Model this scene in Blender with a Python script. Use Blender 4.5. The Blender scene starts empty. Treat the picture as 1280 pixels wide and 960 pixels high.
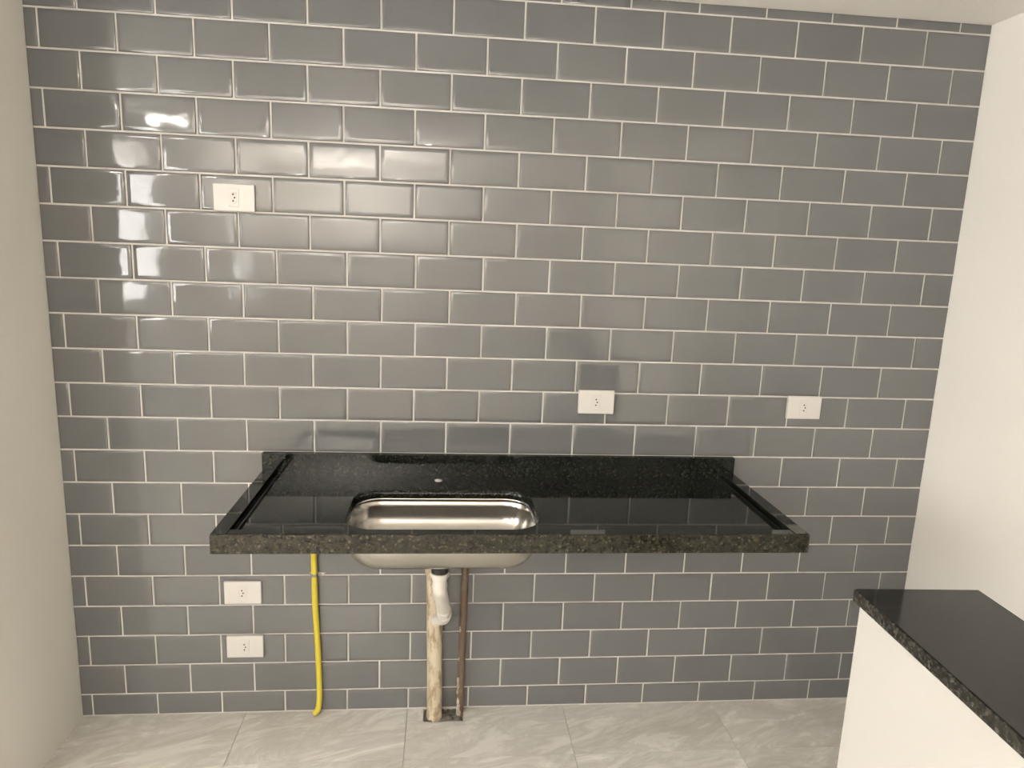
import bpy, bmesh, math, random
from mathutils import Matrix, Vector

# ------------------------------------------------------------------ camera
C = bpy.context.scene.collection
cam_d = bpy.data.cameras.new('camera'); cam = bpy.data.objects.new('camera', cam_d); C.objects.link(cam)
cam.matrix_world = Matrix(((0.995121, -0.020773, -0.096455, 1.077),
                           (-0.090745, 0.19111, -0.977365, -2.1),
                           (0.038736, 0.981349, 0.188293, 1.5035),
                           (0, 0, 0, 1)))
cam_d.sensor_width = 36; cam_d.lens = 880/1280*36; cam_d.clip_start = 0.02
bpy.context.scene.camera = cam
# ------------------------------------------------------------------ world, lights, exposure
w = bpy.data.worlds.new('world'); bpy.context.scene.world = w; w.use_nodes = True
bg = w.node_tree.nodes['Background']; bg.inputs[0].default_value = (1.0, 0.965, 0.915, 1); bg.inputs[1].default_value = 10.0
vs = bpy.context.scene.view_settings
vs.view_transform = 'Standard'; vs.look = 'None'; vs.gamma = 1; vs.use_curve_mapping = False; vs.exposure = 0.49

FILL_LAMP = (0.25, -4.3, 1.40)           # added unseen uplight behind the camera, fills the room off the ceiling
LAMP2 = (-0.50, -2.18, 2.204)      # small ceiling lamp of the laundry corner on the left
def area(name, loc, sx, sy, power, col):
    d = bpy.data.lights.new(name, 'AREA'); d.shape = 'RECTANGLE'; d.size = sx; d.size_y = sy; d.energy = power; d.color = col
    o = bpy.data.objects.new(name, d); C.objects.link(o); o.location = loc
    return o
lo = area('ceiling_fill_light', FILL_LAMP, 0.22, 0.22, 92, (1.0, 0.94, 0.875)); lo.data.shape = 'DISK'; lo.rotation_euler = (math.pi, 0, 0)  # invented fill source, bounced off the ceiling for soft light
area('laundry_lamp_light', (LAMP2[0], LAMP2[1], LAMP2[2]-.05), 0.20, 0.05, 6, (1.0, 0.94, 0.84))

CEIL = 2.204; XL, XR = -0.036, 2.66; YF = -5.2; LX = -1.9; LY = -2.5; LIVX = -0.66
random.seed(7)

# ------------------------------------------------------------------ helpers
def box(bm, x0, x1, y0, y1, z0, z1, bev=0, seg=2):
    r = bmesh.ops.create_cube(bm, size=1)
    for v in r['verts']:
        v.co = Vector(((x0+x1)/2+v.co.x*(x1-x0), (y0+y1)/2+v.co.y*(y1-y0), (z0+z1)/2+v.co.z*(z1-z0)))
    if bev:
        es = list({e for v in r['verts'] for e in v.link_edges})
        bmesh.ops.bevel(bm, geom=es, offset=bev, segments=seg, affect='EDGES', profile=.5)
def obj(name, bm, mat, parent=None, smooth=False, loc=None):
    me = bpy.data.meshes.new(name)
    if loc is not None:
        bmesh.ops.translate(bm, verts=bm.verts, vec=-Vector(loc))
    bmesh.ops.recalc_face_normals(bm, faces=bm.faces)
    bm.to_mesh(me); bm.free(); me.materials.append(mat)
    if smooth: me.shade_smooth() if hasattr(me, 'shade_smooth') else [setattr(p, 'use_smooth', True) for p in me.polygons]
    o = bpy.data.objects.new(name, me); C.objects.link(o)
    if loc is not None: o.location = loc
    if parent: o.parent = parent; 
    return o
def smooth_by_angle(o, deg=40):
    me = o.data
    for p in me.polygons: p.use_smooth = True
    b = bmesh.new(); b.from_mesh(me)
    for e in b.edges:
        e.smooth = not (len(e.link_faces) == 2 and e.calc_face_angle(0) > math.radians(deg))
    b.to_mesh(me); b.free()
    wn = o.modifiers.new('weighted', 'WEIGHTED_NORMAL'); wn.keep_sharp = True; wn.weight = 100
def mk(fn):
    b = bmesh.new(); fn(b); return b
def bx(name, mat, d, parent=None, bev=0, seg=2):
    b = bmesh.new(); box(b, *d, bev=bev, seg=seg); o = obj(name, b, mat, parent)
    if bev: smooth_by_angle(o, 50)
    return o
def empty(name, loc, label, cat, group=None):
    o = bpy.data.objects.new(name, None); C.objects.link(o); o.location = loc; o.empty_display_size = .05
    tag(o, label, cat, group); return o
def tag(o, label=None, cat=None, group=None, kind=None):
    if label: o['label'] = label
    if cat: o['category'] = cat
    if group: o['group'] = group
    if kind: o['kind'] = kind
    return o
def rel(o, parent):      # parent keeping world place (parents here are only translated)
    o.parent = parent; o.location = Vector(o.location) - Vector(parent.location); return o
def tube(bm, pts, rad, n=20, cap=True, sub=6):
    """swept round tube along a Catmull-Rom path; rad number or list per point"""
    P = [Vector(p) for p in pts]; R = rad if isinstance(rad, (list, tuple)) else [rad]*len(P)
    Q, S = [], []
    for i in range(len(P)-1):
        a, b, c, d = P[max(i-1, 0)], P[i], P[i+1], P[min(i+2, len(P)-1)]
        for k in range(sub):
            t = k/sub
            Q.append(.5*((2*b)+(-a+c)*t+(2*a-5*b+4*c-d)*t*t+(-a+3*b-3*c+d)*t**3)); S.append(R[i]*(1-t)+R[i+1]*t)
    Q.append(P[-1]); S.append(R[-1])
    rings = []; ref = Vector((0, 1, 0))
    for i, q in enumerate(Q):
        d = (Q[min(i+1, len(Q)-1)]-Q[max(i-1, 0)]).normalized()
        u = ref-d*ref.dot(d)
        if u.length < 1e-3: u = Vector((1, 0, 0))-d*d.x
        u.normalize(); ref = u; v = d.cross(u)
        rings.append([bm.verts.new(q+(u*math.cos(a)+v*math.sin(a))*S[i]) for a in [2*math.pi*k/n for k in range(n)]])
    for a, b in zip(rings, rings[1:]):
        for k in range(n): bm.faces.new((a[k], a[(k+1) % n], b[(k+1) % n], b[k]))
    if cap:
        bm.faces.new(rings[0][::-1]); bm.faces.new(rings[-1])
def lathe(bm, prof, cx, cy, n=32):
    rings = [[bm.verts.new((cx+r*math.cos(2*math.pi*k/n), cy+r*math.sin(2*math.pi*k/n), z)) for k in range(n)] for r, z in prof]
    for a, b in zip(rings, rings[1:]):
        for k in range(n): bm.faces.new((a[k], a[(k+1) % n], b[(k+1) % n], b[k]))
    bm.faces.new(rings[0]); bm.faces.new(rings[-1])
def rrect(x0, x1, y0, y1, r, n=8):
    out = []
    for cx, cy, a0 in ((x1-r, y1-r, 0), (x0+r, y1-r, 90), (x0+r, y0+r, 180), (x1-r, y0+r, 270)):
        for k in range(n+1):
            a = math.radians(a0+90*k/n); out.append((cx+r*math.cos(a), cy+r*math.sin(a)))
    return out
def plate_with_holes(name, outlines, z0, z1, mat, parent=None, bevel=0.0):
    """flat slab cut from closed outlines (first outer, others holes)"""
    cu = bpy.data.curves.new(name, 'CURVE'); cu.dimensions = '2D'; cu.fill_mode = 'BOTH'
    cu.extrude = (z1-z0)/2-bevel; cu.bevel_depth = bevel; cu.bevel_resolution = 2; cu.offset = -bevel if bevel else 0
    for pts in outlines:
        s = cu.splines.new('POLY'); s.points.add(len(pts)-1); s.use_cyclic_u = True
        for p, q in zip(s.points, pts): p.co = (q[0], q[1], 0, 1)
    t = bpy.data.objects.new(name+'_tmp', cu); C.objects.link(t)
    dg = bpy.context.evaluated_depsgraph_get()
    me = bpy.data.meshes.new_from_object(t.evaluated_get(dg)); bpy.data.objects.remove(t); bpy.data.curves.remove(cu)
    me.transform(Matrix.Translation((0, 0, (z0+z1)/2))); me.name = name
    b = bmesh.new(); b.from_mesh(me); bmesh.ops.remove_doubles(b, verts=b.verts, dist=1e-6)
    bmesh.ops.recalc_face_normals(b, faces=b.faces); b.to_mesh(me); b.free()
    me.materials.clear(); me.materials.append(mat)
    o = bpy.data.objects.new(name, me); C.objects.link(o)
    if parent: o.parent = parent
    return o

# ------------------------------------------------------------------ materials
def new_mat(name, col=(.8, .8, .8), rough=.5, metal=0, spec=.5):
    m = bpy.data.materials.new(name); m.use_nodes = True
    b = m.node_tree.nodes['Principled BSDF']
    b.inputs['Base Color'].default_value = (*col, 1); b.inputs['Roughness'].default_value = rough
    b.inputs['Metallic'].default_value = metal; b.inputs['Specular IOR Level'].default_value = spec
    return m, m.node_tree, b
def N(t, kind, **kw):
    n = t.nodes.new(kind)
    for k, v in kw.items():
        if k in n.inputs: n.inputs[k].default_value = v
        else: setattr(n, k, v)
    return n
def ramp(t, fac, stops):
    r = t.nodes.new('ShaderNodeValToRGB'); e = r.color_ramp.elements
    while len(e) < len(stops): e.new(.5)
    for q, (p, c) in zip(e, stops): q.position = p; q.color = (*c, 1) if len(c) == 3 else c
    t.links.new(fac, r.inputs[0]); return r.outputs[0]
def coords(t, scale=(1, 1, 1), rot=(0, 0, 0), kind='Object', rnd=False):
    tc = N(t, 'ShaderNodeTexCoord'); mp = N(t, 'ShaderNodeMapping')
    mp.inputs['Scale'].default_value = scale; mp.inputs['Rotation'].default_value = rot
    src = tc.outputs[kind]
    if rnd:
        oi = N(t, 'ShaderNodeObjectInfo'); mu = N(t, 'ShaderNodeMath', operation='MULTIPLY'); mu.inputs[1].default_value = 37
        t.links.new(oi.outputs['Random'], mu.inputs[0]); ad = N(t, 'ShaderNodeVectorMath', operation='ADD')
        t.links.new(src, ad.inputs[0]); t.links.new(mu.outputs[0], ad.inputs[1]); src = ad.outputs[0]
    t.links.new(src, mp.inputs['Vector']); return mp.outputs[0]
def world_pos(t):
    return N(t, 'ShaderNodeNewGeometry').outputs['Position']
def noise(t, vec, scale, detail=3, rough=.5, dist=0):
    n = N(t, 'ShaderNodeTexNoise'); n.inputs['Scale'].default_value = scale; n.inputs['Detail'].default_value = detail
    n.inputs['Roughness'].default_value = rough; n.inputs['Distortion'].default_value = dist
    t.links.new(vec, n.inputs['Vector']); return n.outputs['Fac']
def bump(t, b, h, strength, dist=.001):
    n = N(t, 'ShaderNodeBump'); n.inputs['Strength'].default_value = strength; n.inputs['Distance'].default_value = dist
    t.links.new(h, n.inputs['Height']); t.links.new(n.outputs[0], b.inputs['Normal'])
def mix(t, fac, a, b):
    m = N(t, 'ShaderNodeMix', data_type='RGBA')
    if isinstance(fac, float): m.inputs[0].default_value = fac
    else: t.links.new(fac, m.inputs[0])
    for s, v in ((6, a), (7, b)):
        if isinstance(v, tuple): m.inputs[s].default_value = (*v, 1)
        else: t.links.new(v, m.inputs[s])
    return m.outputs[2]

def paint(name, col, bs=.25):
    m, t, b = new_mat(name, col, .62, spec=.35)
    p = world_pos(t)
    t.links.new(ramp(t, noise(t, p, 1.7, 4), [(.3, tuple(c*.965 for c in col)), (.7, col)]), b.inputs['Base Color'])
    bump(t, b, noise(t, p, 90, 4), bs, .0006)
    return m
M_white = paint('white_wall_paint', (.86, .835, .79))
M_left = paint('cream_wall_paint', (.84, .815, .755))
M_ceil = paint('ceiling_paint', (.92, .89, .84))
M_bar = paint('partition_paint', (.54, .53, .50))

def tile_mat():
    m, t, b = new_mat('grey_glazed_tile', (.2, .2, .2), .07)
    oi = N(t, 'ShaderNodeObjectInfo')
    p = world_pos(t)
    base = ramp(t, oi.outputs['Random'], [(0, (.136, .138, .143)), (.5, (.146, .148, .153)), (1, (.157, .157, .161))])
    cloud = noise(t, p, 9, 2)
    t.links.new(mix(t, ramp(t, cloud, [(.35, (0, 0, 0)), (.7, (.5, .5, .5))]), base, (.155, .161, .162)), b.inputs['Base Color'])
    v = coords(t, kind='Object', rnd=True)
    h = noise(t, v, 14, 2, .4)
    bump(t, b, h, .16, .004)
    t.links.new(ramp(t, noise(t, v, 5, 2), [(.3, (.035,)*3), (.75, (.075,)*3)]), b.inputs['Roughness'])
    b.inputs['Coat Weight'].default_value = .3; b.inputs['Coat Roughness'].default_value = .05
    return m
M_tile = tile_mat()
def grout_mat():
    m, t, b = new_mat('light_grout', (.62, .59, .54), .85)
    p = world_pos(t)
    t.links.new(ramp(t, noise(t, p, 25, 4), [(.3, (.60, .58, .55)), (.7, (.69, .67, .64))]), b.inputs['Base Color'])
    bump(t, b, noise(t, p, 300, 3), .4, .0006); return m
M_grout = grout_mat()

def granite(name, dark, mid, light, rough, spots=.5, spec=.5):
    m, t, b = new_mat(name, dark, rough, spec=spec)
    p = world_pos(t)
    vo = N(t, 'ShaderNodeTexVoronoi'); vo.inputs['Scale'].default_value = 210; t.links.new(p, vo.inputs['Vector'])
    sep = N(t, 'ShaderNodeSeparateColor'); t.links.new(vo.outputs['Color'], sep.inputs[0])
    n1 = noise(t, p, 60, 5, .7)
    c1 = ramp(t, sep.outputs[0], [(0, dark), (.55, dark), (.72, mid), (.93, mid), (.97, light)])
    c2 = ramp(t, n1, [(.38, dark), (.62, mid)])
    t.links.new(mix(t, spots, c1, c2), b.inputs['Base Color'])
    t.links.new(ramp(t, noise(t, p, 150, 3), [(.3, (rough*.7,)*3), (.75, (rough*1.4,)*3)]), b.inputs['Roughness'])
    return m
M_gran = granite('polished_dark_granite', (.0045, .0058, .0045), (.013, .017, .012), (.05, .048, .034), .05, .35, .36)
M_edge = granite('speckled_granite_edge', (.007, .0075, .0045), (.040, .036, .023), (.15, .13, .085), .22, .5, .4)
M_barg = granite('polished_brown_black_granite', (.007, .007, .006), (.014, .013, .011), (.04, .038, .032), .055, .6, .4)
M_barge = granite('bar_granite_edge', (.016, .015, .012), (.05, .046, .038), (.22, .21, .19), .25, .5, .4)

def steel(name='brushed_steel', col=(.43, .41, .38), rough=.22):
    m, t, b = new_mat(name, col, rough, 1)
    v = coords(t, (3, 220, 220))
    bump(t, b, noise(t, v, 3, 3), .06, .0005)
    return m
M_steel = steel(); M_chrome = steel('chrome', (.55, .54, .52), .12)
M_plate, t_, b_ = new_mat('white_plastic', (.64, .625, .60), .35)
bump(t_, b_, noise(t_, world_pos(t_), 60, 2), .05, .0004)
M_sock, t_, b_ = new_mat('socket_plastic', (.66, .64, .60), .4)
bump(t_, b_, noise(t_, world_pos(t_), 80, 2), .05, .0004)
M_dark, t_, b_ = new_mat('dark_pin_hole', (.03, .028, .025), .6)
bump(t_, b_, noise(t_, world_pos(t_), 80, 2), .05, .0004)
M_black, t_, b_ = new_mat('black_rubber', (.008, .008, .008), .5)
bump(t_, b_, noise(t_, world_pos(t_), 200, 2), .1, .0004)
def stained(name, col, dirt, thr, rough=.5, sc=30, stretch=.35, bs=.3):
    m, t, b = new_mat(name, col, rough)
    tc = N(t, 'ShaderNodeMapping'); tc.inputs['Scale'].default_value = (1, 1, stretch); t.links.new(world_pos(t), tc.inputs['Vector'])
    n = noise(t, tc.outputs[0], sc, 6, .7)
    t.links.new(mix(t, ramp(t, n, [(thr, (0, 0, 0)), (thr+.14, (1, 1, 1))]), col, dirt), b.inputs['Base Color'])
    bump(t, b, n, bs, .001); return m
M_beige = stained('stained_cream_pvc', (.60, .53, .40), (.33, .24, .15), .49, .5, 45)
M_wpvc = stained('white_pvc', (.66, .64, .59), (.60, .55, .46), .62, .35, 40, .6, .1)
M_brown = stained('brown_pipe', (.12, .082, .052), (.22, .18, .14), .55, .5, 60)
M_daub = stained('pale_mortar_daub', (.48, .43, .36), (.30, .26, .21), .5, .9, 90)
M_yellow = stained('yellow_gas_hose', (.66, .55, .055), (.58, .44, .12), .60, .35, 25, .25, .1)
M_mortar = stained('rough_grey_mortar', (.20, .185, .16), (.07, .062, .052), .48, .95, 60, 1, .8)
def floor_mat():
    m, t, b = new_mat('marbled_porcelain', (.6, .58, .53), .22)
    tc = N(t, 'ShaderNodeTexCoord'); oi = N(t, 'ShaderNodeObjectInfo')
    ad = N(t, 'ShaderNodeVectorMath', operation='ADD'); mu = N(t, 'ShaderNodeMath', operation='MULTIPLY'); mu.inputs[1].default_value = 23
    t.links.new(oi.outputs['Random'], mu.inputs[0]); t.links.new(tc.outputs['Object'], ad.inputs[0]); t.links.new(mu.outputs[0], ad.inputs[1])
    mp = N(t, 'ShaderNodeMapping'); mp.vector_type = 'TEXTURE'; mp.inputs['Rotation'].default_value = (0, 0, math.radians(20)); mp.inputs['Scale'].default_value = (2.6, .85, 1)
    t.links.new(ad.outputs[0], mp.inputs['Vector'])
    big = noise(t, mp.outputs[0], 3.2, 5, .6, 1.1)
    v = noise(t, mp.outputs[0], 8.0, 8, .68, .9)
    c = ramp(t, big, [(.30, (.62, .60, .55)), (.5, (.74, .72, .675)), (.75, (.84, .82, .78))])
    vein = ramp(t, v, [(.40, (0, 0, 0)), (.485, (.50, .50, .50)), (.505, (.38, .38, .38)), (.60, (0, 0, 0))])
    t.links.new(mix(t, vein, c, (.44, .42, .38)), b.inputs['Base Color'])
    t.links.new(ramp(t, v, [(.3, (.2,)*3), (.7, (.3,)*3)]), b.inputs['Roughness'])
    bump(t, b, noise(t, tc.outputs['Object'], 40, 3), .04, .0006)
    return m
M_floor = floor_mat()
M_fgrout, t_, b_ = new_mat('floor_grout', (.74, .72, .67), .85)
bump(t_, b_, noise(t_, world_pos(t_), 200, 3), .4, .0006)
M_glass, t_, b_ = new_mat('window_glass', (1, 1, 1), .0); b_.inputs['Transmission Weight'].default_value = 1; b_.inputs['IOR'].default_value = 1.01
M_alu = steel('aluminium', (.75, .75, .75), .35)
M_zinc = steel('dull_zinc', (.34, .33, .31), .4)
M_lamp, t_, b_ = new_mat('lamp_glass', (.9, .88, .82), .3); b_.inputs['Emission Color'].default_value = (1, .92, .8, 1); b_.inputs['Emission Strength'].default_value = 6

# ------------------------------------------------------------------ structure
def S(o): o['kind'] = 'structure'; return o
wb = S(bx('wall_back', M_grout, (LX-.12, XR+.12, 0.0, .12, -.02, CEIL+.02)))
wr = S(bx('wall_right', M_white, (XR, XR+.12, YF-.12, 0.0, -.02, CEIL+.02)))
wl = S(bx('wall_left', M_left, (XL-.12, XL, -.49, 0.0, -.02, CEIL+.02), bev=.003))
S(bx('wall_front', M_white, (LIVX-.12, XR, YF-.12, YF, -.02, CEIL+.02)))
SY0_, SY1_, SZ0_, SZ1_ = -4.6, -3.9, 1.0, 2.0
b = bmesh.new()
box(b, LIVX-.12, LIVX, YF, SY0_, -.02, CEIL+.02); box(b, LIVX-.12, LIVX, SY1_, LY-.12, -.02, CEIL+.02)
box(b, LIVX-.12, LIVX, SY0_, SY1_, -.02, SZ0_); box(b, LIVX-.12, LIVX, SY0_, SY1_, SZ1_, CEIL+.02)
S(obj('wall_side', b, M_white))
VY0, VY1, VZ0, VZ1 = -2.05, -.75, .70, 2.05
b = bmesh.new()
box(b, LX-.12, LX, LY-.12, VY0, -.02, CEIL+.02); box(b, LX-.12, LX, VY1, 0, -.02, CEIL+.02)
box(b, LX-.12, LX, VY0, VY1, -.02, VZ0); box(b, LX-.12, LX, VY0, VY1, VZ1, CEIL+.02)
S(obj('wall_far', b, M_white))
S(bx('ceiling', M_ceil, (LX-.12, XR+.12, YF-.12, .12, CEIL, CEIL+.1)))
# laundry wall with window opening
WX0, WX1, WZ0, WZ1 = -1.45, -0.715, 1.10, 2.12
b = bmesh.new()
box(b, LX, WX0, LY-.12, LY, -.02, CEIL+.02); box(b, WX1, LIVX, LY-.12, LY, -.02, CEIL+.02)
box(b, WX0, WX1, LY-.12, LY, -.02, WZ0); box(b, WX0, WX1, LY-.12, LY, WZ1, CEIL+.02)
S(obj('wall_laundry', b, M_white))
win = bpy.data.objects.new('window_1', None); C.objects.link(win); win.location = ((WX0+WX1)/2, LY-.06, WZ0); S(win)
b = bmesh.new()
for d in ((WX0, WX0+.035, WZ0, WZ1), (WX1-.035, WX1, WZ0, WZ1), (WX0+.035, WX1-.035, WZ0, WZ0+.035), (WX0+.035, WX1-.035, WZ1-.035, WZ1)):
    box(b, d[0], d[1], LY-.085, LY-.035, d[2], d[3])
rel(obj('window_frame', b, M_alu), win)
mid = (WX0+WX1)/2
rel(bx('mullion', M_alu, (mid-.02, mid+.02, LY-.08, LY-.04, WZ0+.035, WZ1-.035)), win)
for a0, a1 in ((WX0+.035, mid-.02), (mid+.02, WX1-.035)):
    rel(bx('pane', M_glass, (a0, a1, LY-.062, LY-.058, WZ0+.035, WZ1-.035)), win)

def side_window(name, X, y0, y1, z0, z1):
    win = bpy.data.objects.new(name, None); C.objects.link(win); win.location = (X-.06, (y0+y1)/2, z0); S(win)
    b = bmesh.new()
    for d in ((y0, y0+.04, z0, z1), (y1-.04, y1, z0, z1), (y0+.04, y1-.04, z0, z0+.04), (y0+.04, y1-.04, z1-.04, z1)):
        box(b, X-.085, X-.035, d[0], d[1], d[2], d[3])
    rel(obj('window_frame', b, M_alu), win)
    mid = (y0+y1)/2
    rel(bx('mullion', M_alu, (X-.08, X-.04, mid-.02, mid+.02, z0+.04, z1-.04)), win)
    for a0, a1 in ((y0+.04, mid-.02), (mid+.02, y1-.04)):
        rel(bx('pane', M_glass, (X-.062, X-.058, a0, a1, z0+.04, z1-.04)), win)
side_window('window_2', LIVX, SY0_, SY1_, SZ0_, SZ1_)
side_window('added_fill_window', LX, VY0, VY1, VZ0, VZ1)  # unseen window added to throw light from the left onto the right wall

# floor: grout bed plus porcelain tiles; a notch is chiselled out around the pipes
fl = S(bx('floor', M_fgrout, (LX-.12, XR+.12, YF-.12, .12, -.06, -.010)))
FP = 0.516; FX0, FY0 = 0.4645, -0.235
def ftile_poly(x0, x1, y0, y1): return [(x0, y0), (x1, y0), (x1, y1), (x0, y1)]
HX0, HX1, HY = 1.034, 1.163, -.070
cache = {}
g = .0006
for i in range(-5, 6):
    for j in range(-10, 2):
        x0, x1 = FX0+i*FP, FX0+(i+1)*FP; y0, y1 = FY0+j*FP, FY0+(j+1)*FP
        x0, x1 = max(x0, LX), min(x1, XR); y0, y1 = max(y0, YF), min(y1, -.001)
        if x1-x0 < .01 or y1-y0 < .01: continue
        cx, cy = (x0+x1)/2, (y0+y1)/2
        if cy < LY-.06 and x1 < LIVX: continue
        key = (round(x1-x0, 4), round(y1-y0, 4)); notch = x0 < HX0 < x1 and y0 < -.05 < y1
        if notch or key not in cache:
            hx, hy = (x1-x0)/2-g, (y1-y0)/2-g
            P = ftile_poly(-hx, hx, -hy, hy)
            if notch:
                rr = random.Random(3)
                nx0, nx1, ny = HX0-cx, HX1-cx, HY-cy
                edge = [(nx1, hy)] + [(nx1+rr.uniform(-.002, .002), ny+(hy-ny)*k) for k in (.66, .33)] + \
                       [(nx1-(nx1-nx0)*k, ny+rr.uniform(-.0025, .0025)) for k in (0, .2, .4, .6, .8, 1)] + \
                       [(nx0+rr.uniform(-.002, .002), ny+(hy-ny)*k) for k in (.33, .66)] + [(nx0, hy)]
                P = [(-hx, -hy), (hx, -hy), (hx, hy)] + edge + [(-hx, hy)]
            b = bmesh.new()
            f = b.faces.new([b.verts.new((x, y, 0)) for x, y in P])
            r = bmesh.ops.extrude_face_region(b, geom=[f])
            bmesh.ops.translate(b, verts=[v for v in r['geom'] if isinstance(v, bmesh.types.BMVert)], vec=(0, 0, -.009))
            o = obj('floor_tile', b, M_floor, fl); 
            if not notch: cache[key] = o.data
        else:
            o = bpy.data.objects.new('floor_tile', cache[key]); C.objects.link(o); o.parent = fl
        o.location = (cx, cy, 0)
# rough mortar inside the chiselled notch
b = bmesh.new(); nxx, nyy = 22, 13; rr = random.Random(5); grid = []
for i in range(nxx):
    row = []
    for j in range(nyy):
        e = i in (0, nxx-1) or j in (0, nyy-1)
        row.append(b.verts.new((HX0+.0015+(HX1-HX0-.003)*i/(nxx-1), HY+.002-(HY+.003)*j/(nyy-1), -.0095 if e else -.008+rr.uniform(0, .010))))
    grid.append(row)
for i in range(nxx-1):
    for j in range(nyy-1): b.faces.new((grid[i][j], grid[i+1][j], grid[i+1][j+1], grid[i][j+1]))
mo = obj('mortar_patch', b, M_mortar, fl, smooth=True)

# ------------------------------------------------------------------ wall tiles
PW, PH, Z0 = 0.1972, 0.1, 2.0765
OFF = [-.0003, -.0037, -.0189, -.015, -.0235, -.0146, -.0184, -.009, .0117, .0199, .0132, .0044, .0067, .0087, .0054, .0114, .0037, .0124, .0111, .0129, .0004, .0037, -.0218]
GAP = .0054
def tile_bm(b, w, h, cx=0, cz=0):
    loops = []
    for ins, y in ((0, .0), (0, -.0016), (.0010, -.0024), (.0035, -.0030), (.0075, -.00355), (.0110, -.0037)):
        ix, iz = min(ins, w*.32), min(ins, h*.32)
        loops.append([b.verts.new((cx+sx*(w/2-ix), y, cz+sz*(h/2-iz))) for sx, sz in ((-1, -1), (1, -1), (1, 1), (-1, 1))])
    for p, q in zip(loops, loops[1:]):
        for k in range(4): b.faces.new((p[k], p[(k+1) % 4], q[(k+1) % 4], q[k]))
    b.faces.new(loops[-1])
pieces = []
for r in range(-1, 22):
    zt = Z0+PH-(r)*PH; zb = Z0-r*PH
    zt, zb = (Z0-(r-1)*PH), (Z0-r*PH)
    if r == -1: zt, zb = CEIL+GAP/2-.0005, Z0+PH
    if r == 21: zb = .003-GAP/2+.002
    off = OFF[r+1]; base = 0 if r % 2 else .5
    xs = [XL-GAP/2+.0005] + [x for x in ((c+base+off)*PW for c in range(-2, 16)) if XL+.012 < x < XR-.02] + [XR+GAP/2-.0005]
    for a, c in zip(xs, xs[1:]):
        w_, h_ = c-a-GAP, zt-zb-GAP; cx, cz = (a+c)/2, (zt+zb)/2
        s = w_*h_
        if r == -1 and cx < 1.25: s *= .01                       # above the frame
        if r == -1: s *= .5
        if r in (13, 14) and .6 < cx-w_/2 and cx+w_/2 < 1.98: s *= .02   # behind the sink counter
        if r >= 17 and cx > 2.35: s *= .02                       # behind the bar
        pieces.append((s, w_, h_, cx, cz))
pieces.sort(key=lambda q: -q[0])
cache = {}; rr = random.Random(11)
for s, w_, h_, cx, cz in pieces[:300]:
    key = (round(w_, 3), round(h_, 3))
    if key not in cache:
        b = bmesh.new(); tile_bm(b, w_, h_); o = obj('wall_tile', b, M_tile, wb, smooth=True); cache[key] = o.data
        for p in o.data.polygons:
            if abs(p.normal.y) > .9999: p.use_smooth = False
    else:
        o = bpy.data.objects.new('wall_tile', cache[key]); C.objects.link(o); o.parent = wb
    o.location = (cx, -.0008, cz)
    o.rotation_euler = (math.radians(rr.gauss(0, .35)), 0, math.radians(rr.gauss(0, .22)))
b = bmesh.new()
for s, w_, h_, cx, cz in pieces[300:]: tile_bm(b, w_, h_, cx, cz)
o = obj('tile_offcuts', b, M_tile, wb, smooth=True)
for p in o.data.polygons:
    if abs(p.normal.y) > .9999: p.use_smooth = False
o.location = (0, -.0008, 0); o['kind'] = 'stuff'
print('tiles', len(pieces))

# ------------------------------------------------------------------ outlets
def outlet(cx, cz, label, first=None):
    if first is None:
        t = empty('wall_outlet', (cx, -.007, cz), label, 'outlet', 'horizontal white wall outlets')
        b = bmesh.new(); box(b, -.056, .056, -.0075, .002, -.037, .037, bev=.0022, seg=3)
        o = obj('cover_plate', b, M_plate, t); smooth_by_angle(o, 60)
        b = bmesh.new(); box(b, -.0135, .0135, -.0090, -.0070, -.0245, .0245, bev=.0008, seg=2)
        m = obj('socket_module', b, M_plate, t); smooth_by_angle(m, 60)
        # hexagonal recessed well drawn as a raised rim with a sunken darker floor
        def hexa(k): return [(-.0005+x*k, z*k) for x, z in ((-.0085, -.0115), (0, -.0170), (.0085, -.0115), (.0085, .0115), (0, .0170), (-.0085, .0115))]
        b = bmesh.new(); A = [[b.verts.new((x, y, z)) for x, z in hexa(k)] for k, y in ((1.06, -.0088), (1.04, -.0100), (.93, -.0100), (.88, -.0092))]
        for p, q in zip(A, A[1:]):
            for i in range(6): b.faces.new((p[i], p[(i+1) % 6], q[(i+1) % 6], q[i]))
        b.faces.new(A[-1]); obj('socket_well', b, M_sock, m)
        for x, z in ((-.0015, .0088), (.0022, 0), (-.0015, -.0088)):
            b = bmesh.new(); r = bmesh.ops.create_cone(b, cap_ends=True, segments=14, radius1=.0024, radius2=.0024, depth=.0012,
                                                       matrix=Matrix.Translation((x, -.0095, z)) @ Matrix.Rotation(math.pi/2, 4, 'X'))
            obj('pin_hole', b, M_dark, m)
        return t
    t = first.copy(); C.objects.link(t); t.location = (cx, -.007, cz); t['label'] = label
    for ch in list(first.children):
        c = ch.copy(); C.objects.link(c); c.parent = t
        for gch in ch.children:
            d = gch.copy(); C.objects.link(d); d.parent = c
    return t
o1 = outlet(.4845, 1.6135, 'white wall outlet alone high on the left part of the tiled wall')
outlet(1.546, 1.050, 'white wall outlet just above the granite backsplash of the sink counter', o1)
outlet(2.217, 1.0445, 'white wall outlet on the right, between the sink counter and the right wall', o1)
outlet(.4695, .4240, 'white wall outlet under the counter, upper of the two left of the yellow hose', o1)
outlet(.4710, .2405, 'white wall outlet near the floor, lower of the two left of the yellow hose', o1)

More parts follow.
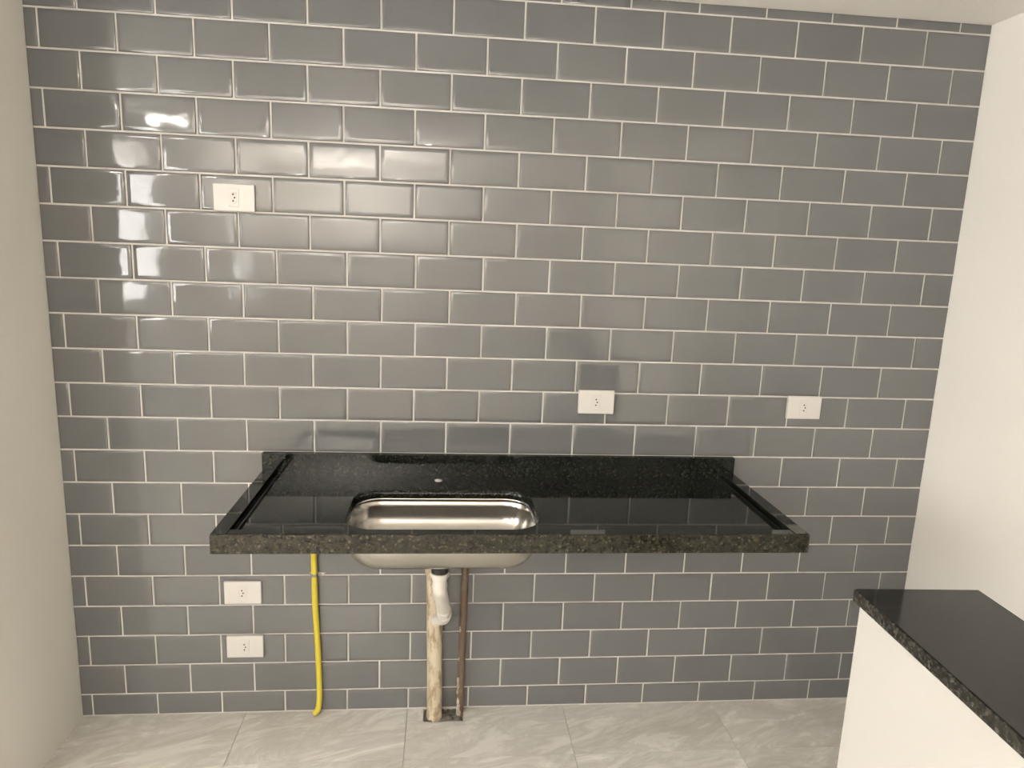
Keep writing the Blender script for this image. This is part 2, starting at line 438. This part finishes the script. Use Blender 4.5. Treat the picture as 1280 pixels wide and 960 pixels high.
# ------------------------------------------------------------------ sink counter
CX0, CX1, CYF, CZB, CZ, CZR = .545, 2.000, -.510, .780, .811, .829
YB = -.0066
ct = empty('sink_countertop', (CX0, 0, CZB), 'dark green-black granite sink counter mounted on the grey tiled wall', 'countertop')
SX0, SX1, SY0, SY1 = .834, 1.332, -.440, -.152
hole = rrect(SX0, SX1, SY0, SY1, .075, 10)
slab = plate_with_holes('slab', [[(CX0+.002, CYF+.002), (CX1-.002, CYF+.002), (CX1-.002, YB), (CX0+.002, YB)], hole[::-1],
        [(1.067+.0095*math.cos(a*math.pi/8), -.066+.0095*math.sin(a*math.pi/8)) for a in range(16)]], CZB+.002, CZ, M_gran); rel(slab, ct)
bs = bx('backsplash', M_gran, (CX0-.003, CX1+.002, -.0260, YB, CZ-.004, .8785), bev=.0012); rel(bs, ct)
# raised drip rims: a flat strip, a dark groove beside it, then a thin fillet
for side in (0, 1):
    f = (lambda x: CX0+x) if side == 0 else (lambda x: CX1-x)
    def pr(x0, x1, z0, z1, nm, m, bev=.0008, y0=CYF+.034, y1=-.0262):
        a, c = sorted((f(x0), f(x1))); rel(bx(nm, m, (a, c, y0, y1, z0, z1), bev=bev), ct)
    pr(0, .036, CZB+.004, CZR, 'side_rim', M_gran, .0015, y0=CYF+.0005)
    pr(.0440, .0475, CZ, CZ+.006, 'drip_fillet', M_gran, .0006)
rel(bx('front_rim', M_gran, (CX0+.0362, CX1-.0362, CYF+.0005, CYF+.030, CZ-.002, CZR-.001), bev=.0015), ct)
rel(bx('front_edge', M_edge, (CX0-.0005, CX1+.0005, CYF-.004, CYF+.0012, CZB, CZR-.0015), bev=.0014), ct)
# tap hole with its pale cover
b = bmesh.new(); lathe(b, [(.0090, CZ-.01), (.0090, CZ+.0002), (.0112, CZ+.0004), (.0108, CZ+.0016), (.004, CZ+.0020)], 1.067, -.066, 24)
o = obj('tap_hole_cover', b, M_plate, ct); o.location = -Vector(ct.location); smooth_by_angle(o, 50)

# ------------------------------------------------------------------ sink
sk = empty('kitchen_sink', (1.082, -.296, .672), 'rectangular stainless steel sink bowl set under the granite counter', 'sink')
def loops(bm, spec, n=10):
    L = []
    for ins, z, r in spec:
        L.append([bm.verts.new((x, y, z)) for x, y in rrect(SX0+ins, SX1-ins, SY0+ins, SY1-ins, r, n)])
    for p, q in zip(L, L[1:]):
        k = len(p)
        for i in range(k): bm.faces.new((p[i], p[(i+1) % k], q[(i+1) % k], q[i]))
    return L
b = bmesh.new()
inner = [(-.022, .7815, .09), (-.004, .7815, .078), (-.001, .780, .075), (.002, .776, .073), (.004, .760, .072), (.006, .738, .070), (.012, .716, .068), (.024, .699, .062), (.040, .687, .054), (.060, .680, .046), (.09, .6765, .03)]
L = loops(b, inner)
dc = (1.082, -.296); k = len(L[-1]); n = k
cir = []
for rad, z in ((.048, .6735), (.040, .6725)):
    cc = []
    for v in L[-1]:
        a = math.atan2(v.co.y-dc[1], v.co.x-dc[0]); cc.append(b.verts.new((dc[0]+rad*math.cos(a), dc[1]+rad*math.sin(a), z)))
    cir.append(cc)
for p, q in zip([L[-1]]+cir, cir):
    for i in range(k): b.faces.new((p[i], p[(i+1) % k], q[(i+1) % k], q[i]))
me_b = b
bowl = obj('bowl', b, M_steel, None, smooth=True)
sm = bowl.modifiers.new('thickness', 'SOLIDIFY'); sm.thickness = .0016; sm.offset = 0
rel(bowl, sk); bowl.location = -Vector(sk.location)
# flange edge polished bead round the cutout
b = bmesh.new()
Lb = loops(b, [(.0005, .7818, .075), (.0005, .7870, .075), (.0015, .7885, .074), (.0040, .7888, .072), (.0060, .7870, .071), (.0060, .7818, .071), (.0005, .7818, .075)])
bd = obj('polished_rim', b, M_chrome, None, smooth=True); rel(bd, sk); bd.location = -Vector(sk.location)
b = bmesh.new(); lathe(b, [(.0005, .6690), (.030, .6690), (.034, .6740), (.0475, .6752), (.050, .6742), (.046, .6700)][::-1], dc[0], dc[1], 36)
o = obj('drain', b, M_chrome, None, smooth=True); rel(o, sk); o.location = -Vector(sk.location)
b = bmesh.new()
for q in range(6):
    a = q*math.pi/3; r = bmesh.ops.create_circle(b, cap_ends=True, segments=12, radius=.0045, matrix=Matrix.Translation((dc[0]+.017*math.cos(a), dc[1]+.017*math.sin(a), .6696)))
o = obj('drain_holes', b, M_dark, None); rel(o, sk); o.location = -Vector(sk.location)

# ------------------------------------------------------------------ plumbing
tr = empty('drain_trap', (1.077, -.28, .62), 'white plastic drain tube with a black nut joining the sink to the cream pipe', 'pipe')
def addp(name, b, mat, parent, ang=45):
    o = obj(name, b, mat, None); smooth_by_angle(o, ang); o.parent = parent; o.location = -Vector(parent.location); return o
TX, TY = 1.077, -.285
b = bmesh.new(); lathe(b, [(.016, .6700), (.026, .669), (.026, .655), (.022, .652), (.022, .640), (.0235, .639), (.0235, .6235), (.018, .622)], TX, TY, 24); addp('black_nut', b, M_black, tr)
b = bmesh.new(); lathe(b, [(.016, .6230), (.0265, .6225), (.0265, .612), (.0215, .604), (.0195, .596), (.0195, .575)], TX, TY, 28); addp('collar', b, M_wpvc, tr)
b = bmesh.new(); tube(b, [(TX, TY, .600), (TX+.001, TY+.005, .568), (TX+.006, -.235, .520), (TX+.012, -.19, .470), (TX+.015, -.145, .420)], [.0195, .020, .020, .0205, .0205], 22); addp('tube', b, M_wpvc, tr)
for p0, p1, r in (((TX+.0005, TY+.003, .585), (TX+.001, TY+.006, .577), .0212), ((TX+.0132, -.172, .450), (TX+.0145, -.163, .440), .0222), ((TX+.0155, -.140, .416), (TX+.0152, -.133, .409), .0224)):
    b = bmesh.new(); tube(b, [p0, p1], r, 22, sub=2); addp('ring', b, M_wpvc, tr)
b = bmesh.new(); tube(b, [(TX+.015, -.143, .419), (TX+.015, -.118, .392), (TX+.010, -.096, .376), (TX+.001, -.078, .366), (1.070, -.068, .354)], [.0205, .0200, .0195, .019, .018], 22); addp('elbow', b, M_wpvc, tr)

pv = empty('waste_pipe', (1.068, -.052, 0), 'thick cream waste pipe with brown stains, standing under the sink', 'pipe')
b = bmesh.new(); tube(b, [(1.0685, -.040, -.006), (1.0670, -.040, .15), (1.0630, -.040, .34), (1.0590, -.039, .52), (1.057, -.038, .60)], .0245, 24); addp('pipe_body', b, M_beige, pv)
b = bmesh.new(); tube(b, [(1.0575, -.038, .500), (1.0572, -.038, .52), (1.0568, -.038, .603)], .0265, 24); addp('socket_end', b, M_beige, pv)
bp = empty('brown_pipe', (1.153, -.045, 0), 'thin brown pipe with pale mortar drips, right of the cream pipe', 'pipe')
b = bmesh.new(); tube(b, [(1.1515, -.030, -.006), (1.1530, -.030, .2), (1.1565, -.030, .45), (1.160, -.030, .778)], .0115, 18); addp('pipe_body', b, M_brown, bp)
b = bmesh.new(); rr = random.Random(9)
for z, r, dx in ((.305, .006, -.009), (.298, .004, -.010), (.20, .005, -.009), (.125, .007, -.009), (.105, .008, -.008), (.085, .006, -.010), (.05, .009, -.006), (.03, .010, -.004), (.012, .012, -.004)):
    bmesh.ops.create_icosphere(b, subdivisions=2, radius=r, matrix=Matrix.Translation((1.152+dx+.012*z, -.0365, z)) @ Matrix.Diagonal((.8, .55, 1.7, 1)))
for v in b.verts: v.co += Vector((rr.uniform(-1, 1), rr.uniform(-1, 1), rr.uniform(-1, 1)))*.0008
addp('mortar_drip', b, M_daub, bp, 80)['kind'] = 'stuff'

gh = empty('gas_hose', (.69, -.018, 0), 'yellow gas hose running down the tiles from the counter to the floor', 'hose')
b = bmesh.new(); tube(b, [(.6865, -.0175, .778), (.6868, -.0175, .62), (.6885, -.0175, .485), (.6900, -.0175, .374), (.6955, -.0175, .25), (.6990, -.0175, .12), (.6985, -.018, .05), (.6940, -.022, .020), (.6830, -.030, .0085)], .0092, 20, sub=8); addp('hose_tube', b, M_yellow, gh)
b = bmesh.new(); tube(b, [(.6832, -.0298, .0090), (.6790, -.032, .0085)], .0070, 16, sub=2); addp('hose_end', b, M_daub, gh)
cl = empty('pipe_clamp', (.6885, -.018, .485), 'small metal clamp holding the yellow hose to the tiles', 'clamp')
b = bmesh.new(); tube(b, [(.6884, -.0175, .4805), (.6885, -.0175, .4900)], .0104, 24, sub=2); addp('band', b, M_zinc, cl)
b = bmesh.new(); box(b, .672, .722, -.0090, -.0062, .4800, .4905, bev=.0005); addp('bracket', b, M_zinc, cl)
b = bmesh.new(); lathe(b, [(.0001, 0), (.0040, 0), (.0035, .002), (.0001, .0026)], 0, 0, 14)
bmesh.ops.transform(b, matrix=Matrix.Translation((.714, -.0090, .4855)) @ Matrix.Rotation(math.pi/2, 4, 'X'), verts=b.verts); addp('screw', b, M_chrome, cl)

# ------------------------------------------------------------------ partition and bar top
ang = math.radians(2.0)
def bar_xf(o):       # turned a little about its far left corner
    o.rotation_euler = (0, 0, -ang); return o
BX, BY, BZ = 1.715, -1.146, 1.010
b = bmesh.new(); box(b, .006, .193, -1.35, -.008, -1.010, -.0205, bev=.003)
pw_ = S(obj('wall_partition', b, M_bar)); pw_.location = (BX, BY, BZ); bar_xf(pw_); smooth_by_angle(pw_, 50)
bt = empty('bar_top', (BX, BY, BZ), 'narrow black granite bar top on the low white partition at lower right', 'countertop')
bar_xf(bt)
b = bmesh.new(); box(b, .0008, .199, -1.36, -.0008, -.0200, 0, bev=.0012); o = obj('slab', b, M_barg, bt); smooth_by_angle(o, 50)
b = bmesh.new(); box(b, -.0012, .0012, -1.36, -.0005, -.0200, -.0016, bev=.0005); obj('polished_edge', b, M_barge, bt)

# ------------------------------------------------------------------ laundry lamp (seen as reflections) and the unseen lamp added for fill light
def lamp(loc, sx, sy, label):
    t = empty('ceiling_lamp', (loc[0], loc[1], CEIL), label, 'lamp')
    b = bmesh.new(); box(b, loc[0]-sx, loc[0]+sx, loc[1]-sy, loc[1]+sy, CEIL-.028, CEIL-.0005, bev=.003); addp('lamp_body', b, M_alu, t)
    b = bmesh.new(); box(b, loc[0]-sx+.01, loc[0]+sx-.01, loc[1]-sy+.01, loc[1]+sy-.01, CEIL-.044, CEIL-.0285, bev=.005); addp('diffuser', b, M_lamp, t)
lamp(LAMP2, .11, .03, 'small ceiling lamp in the laundry corner on the left')
t = empty('added_fill_lamp', (FILL_LAMP[0], FILL_LAMP[1], 0), 'unseen uplight lamp added behind the camera for fill light', 'lamp')  # made-up stand and bowl around the added uplight
b = bmesh.new(); lathe(b, [(.13, 0), (.14, .012), (.11, .028), (.02, .034)], FILL_LAMP[0], FILL_LAMP[1], 32); addp('base', b, M_alu, t)
b = bmesh.new(); tube(b, [(FILL_LAMP[0], FILL_LAMP[1], .03), (FILL_LAMP[0], FILL_LAMP[1], 1.30)], .012, 14, sub=1); addp('pole', b, M_alu, t)
b = bmesh.new(); lathe(b, [(.012, 1.29), (.07, 1.31), (.13, 1.35), (.155, 1.41), (.150, 1.41), (.12, 1.365), (.06, 1.335), (.01, 1.328)], FILL_LAMP[0], FILL_LAMP[1], 32); addp('lamp_bowl', b, M_alu, t)
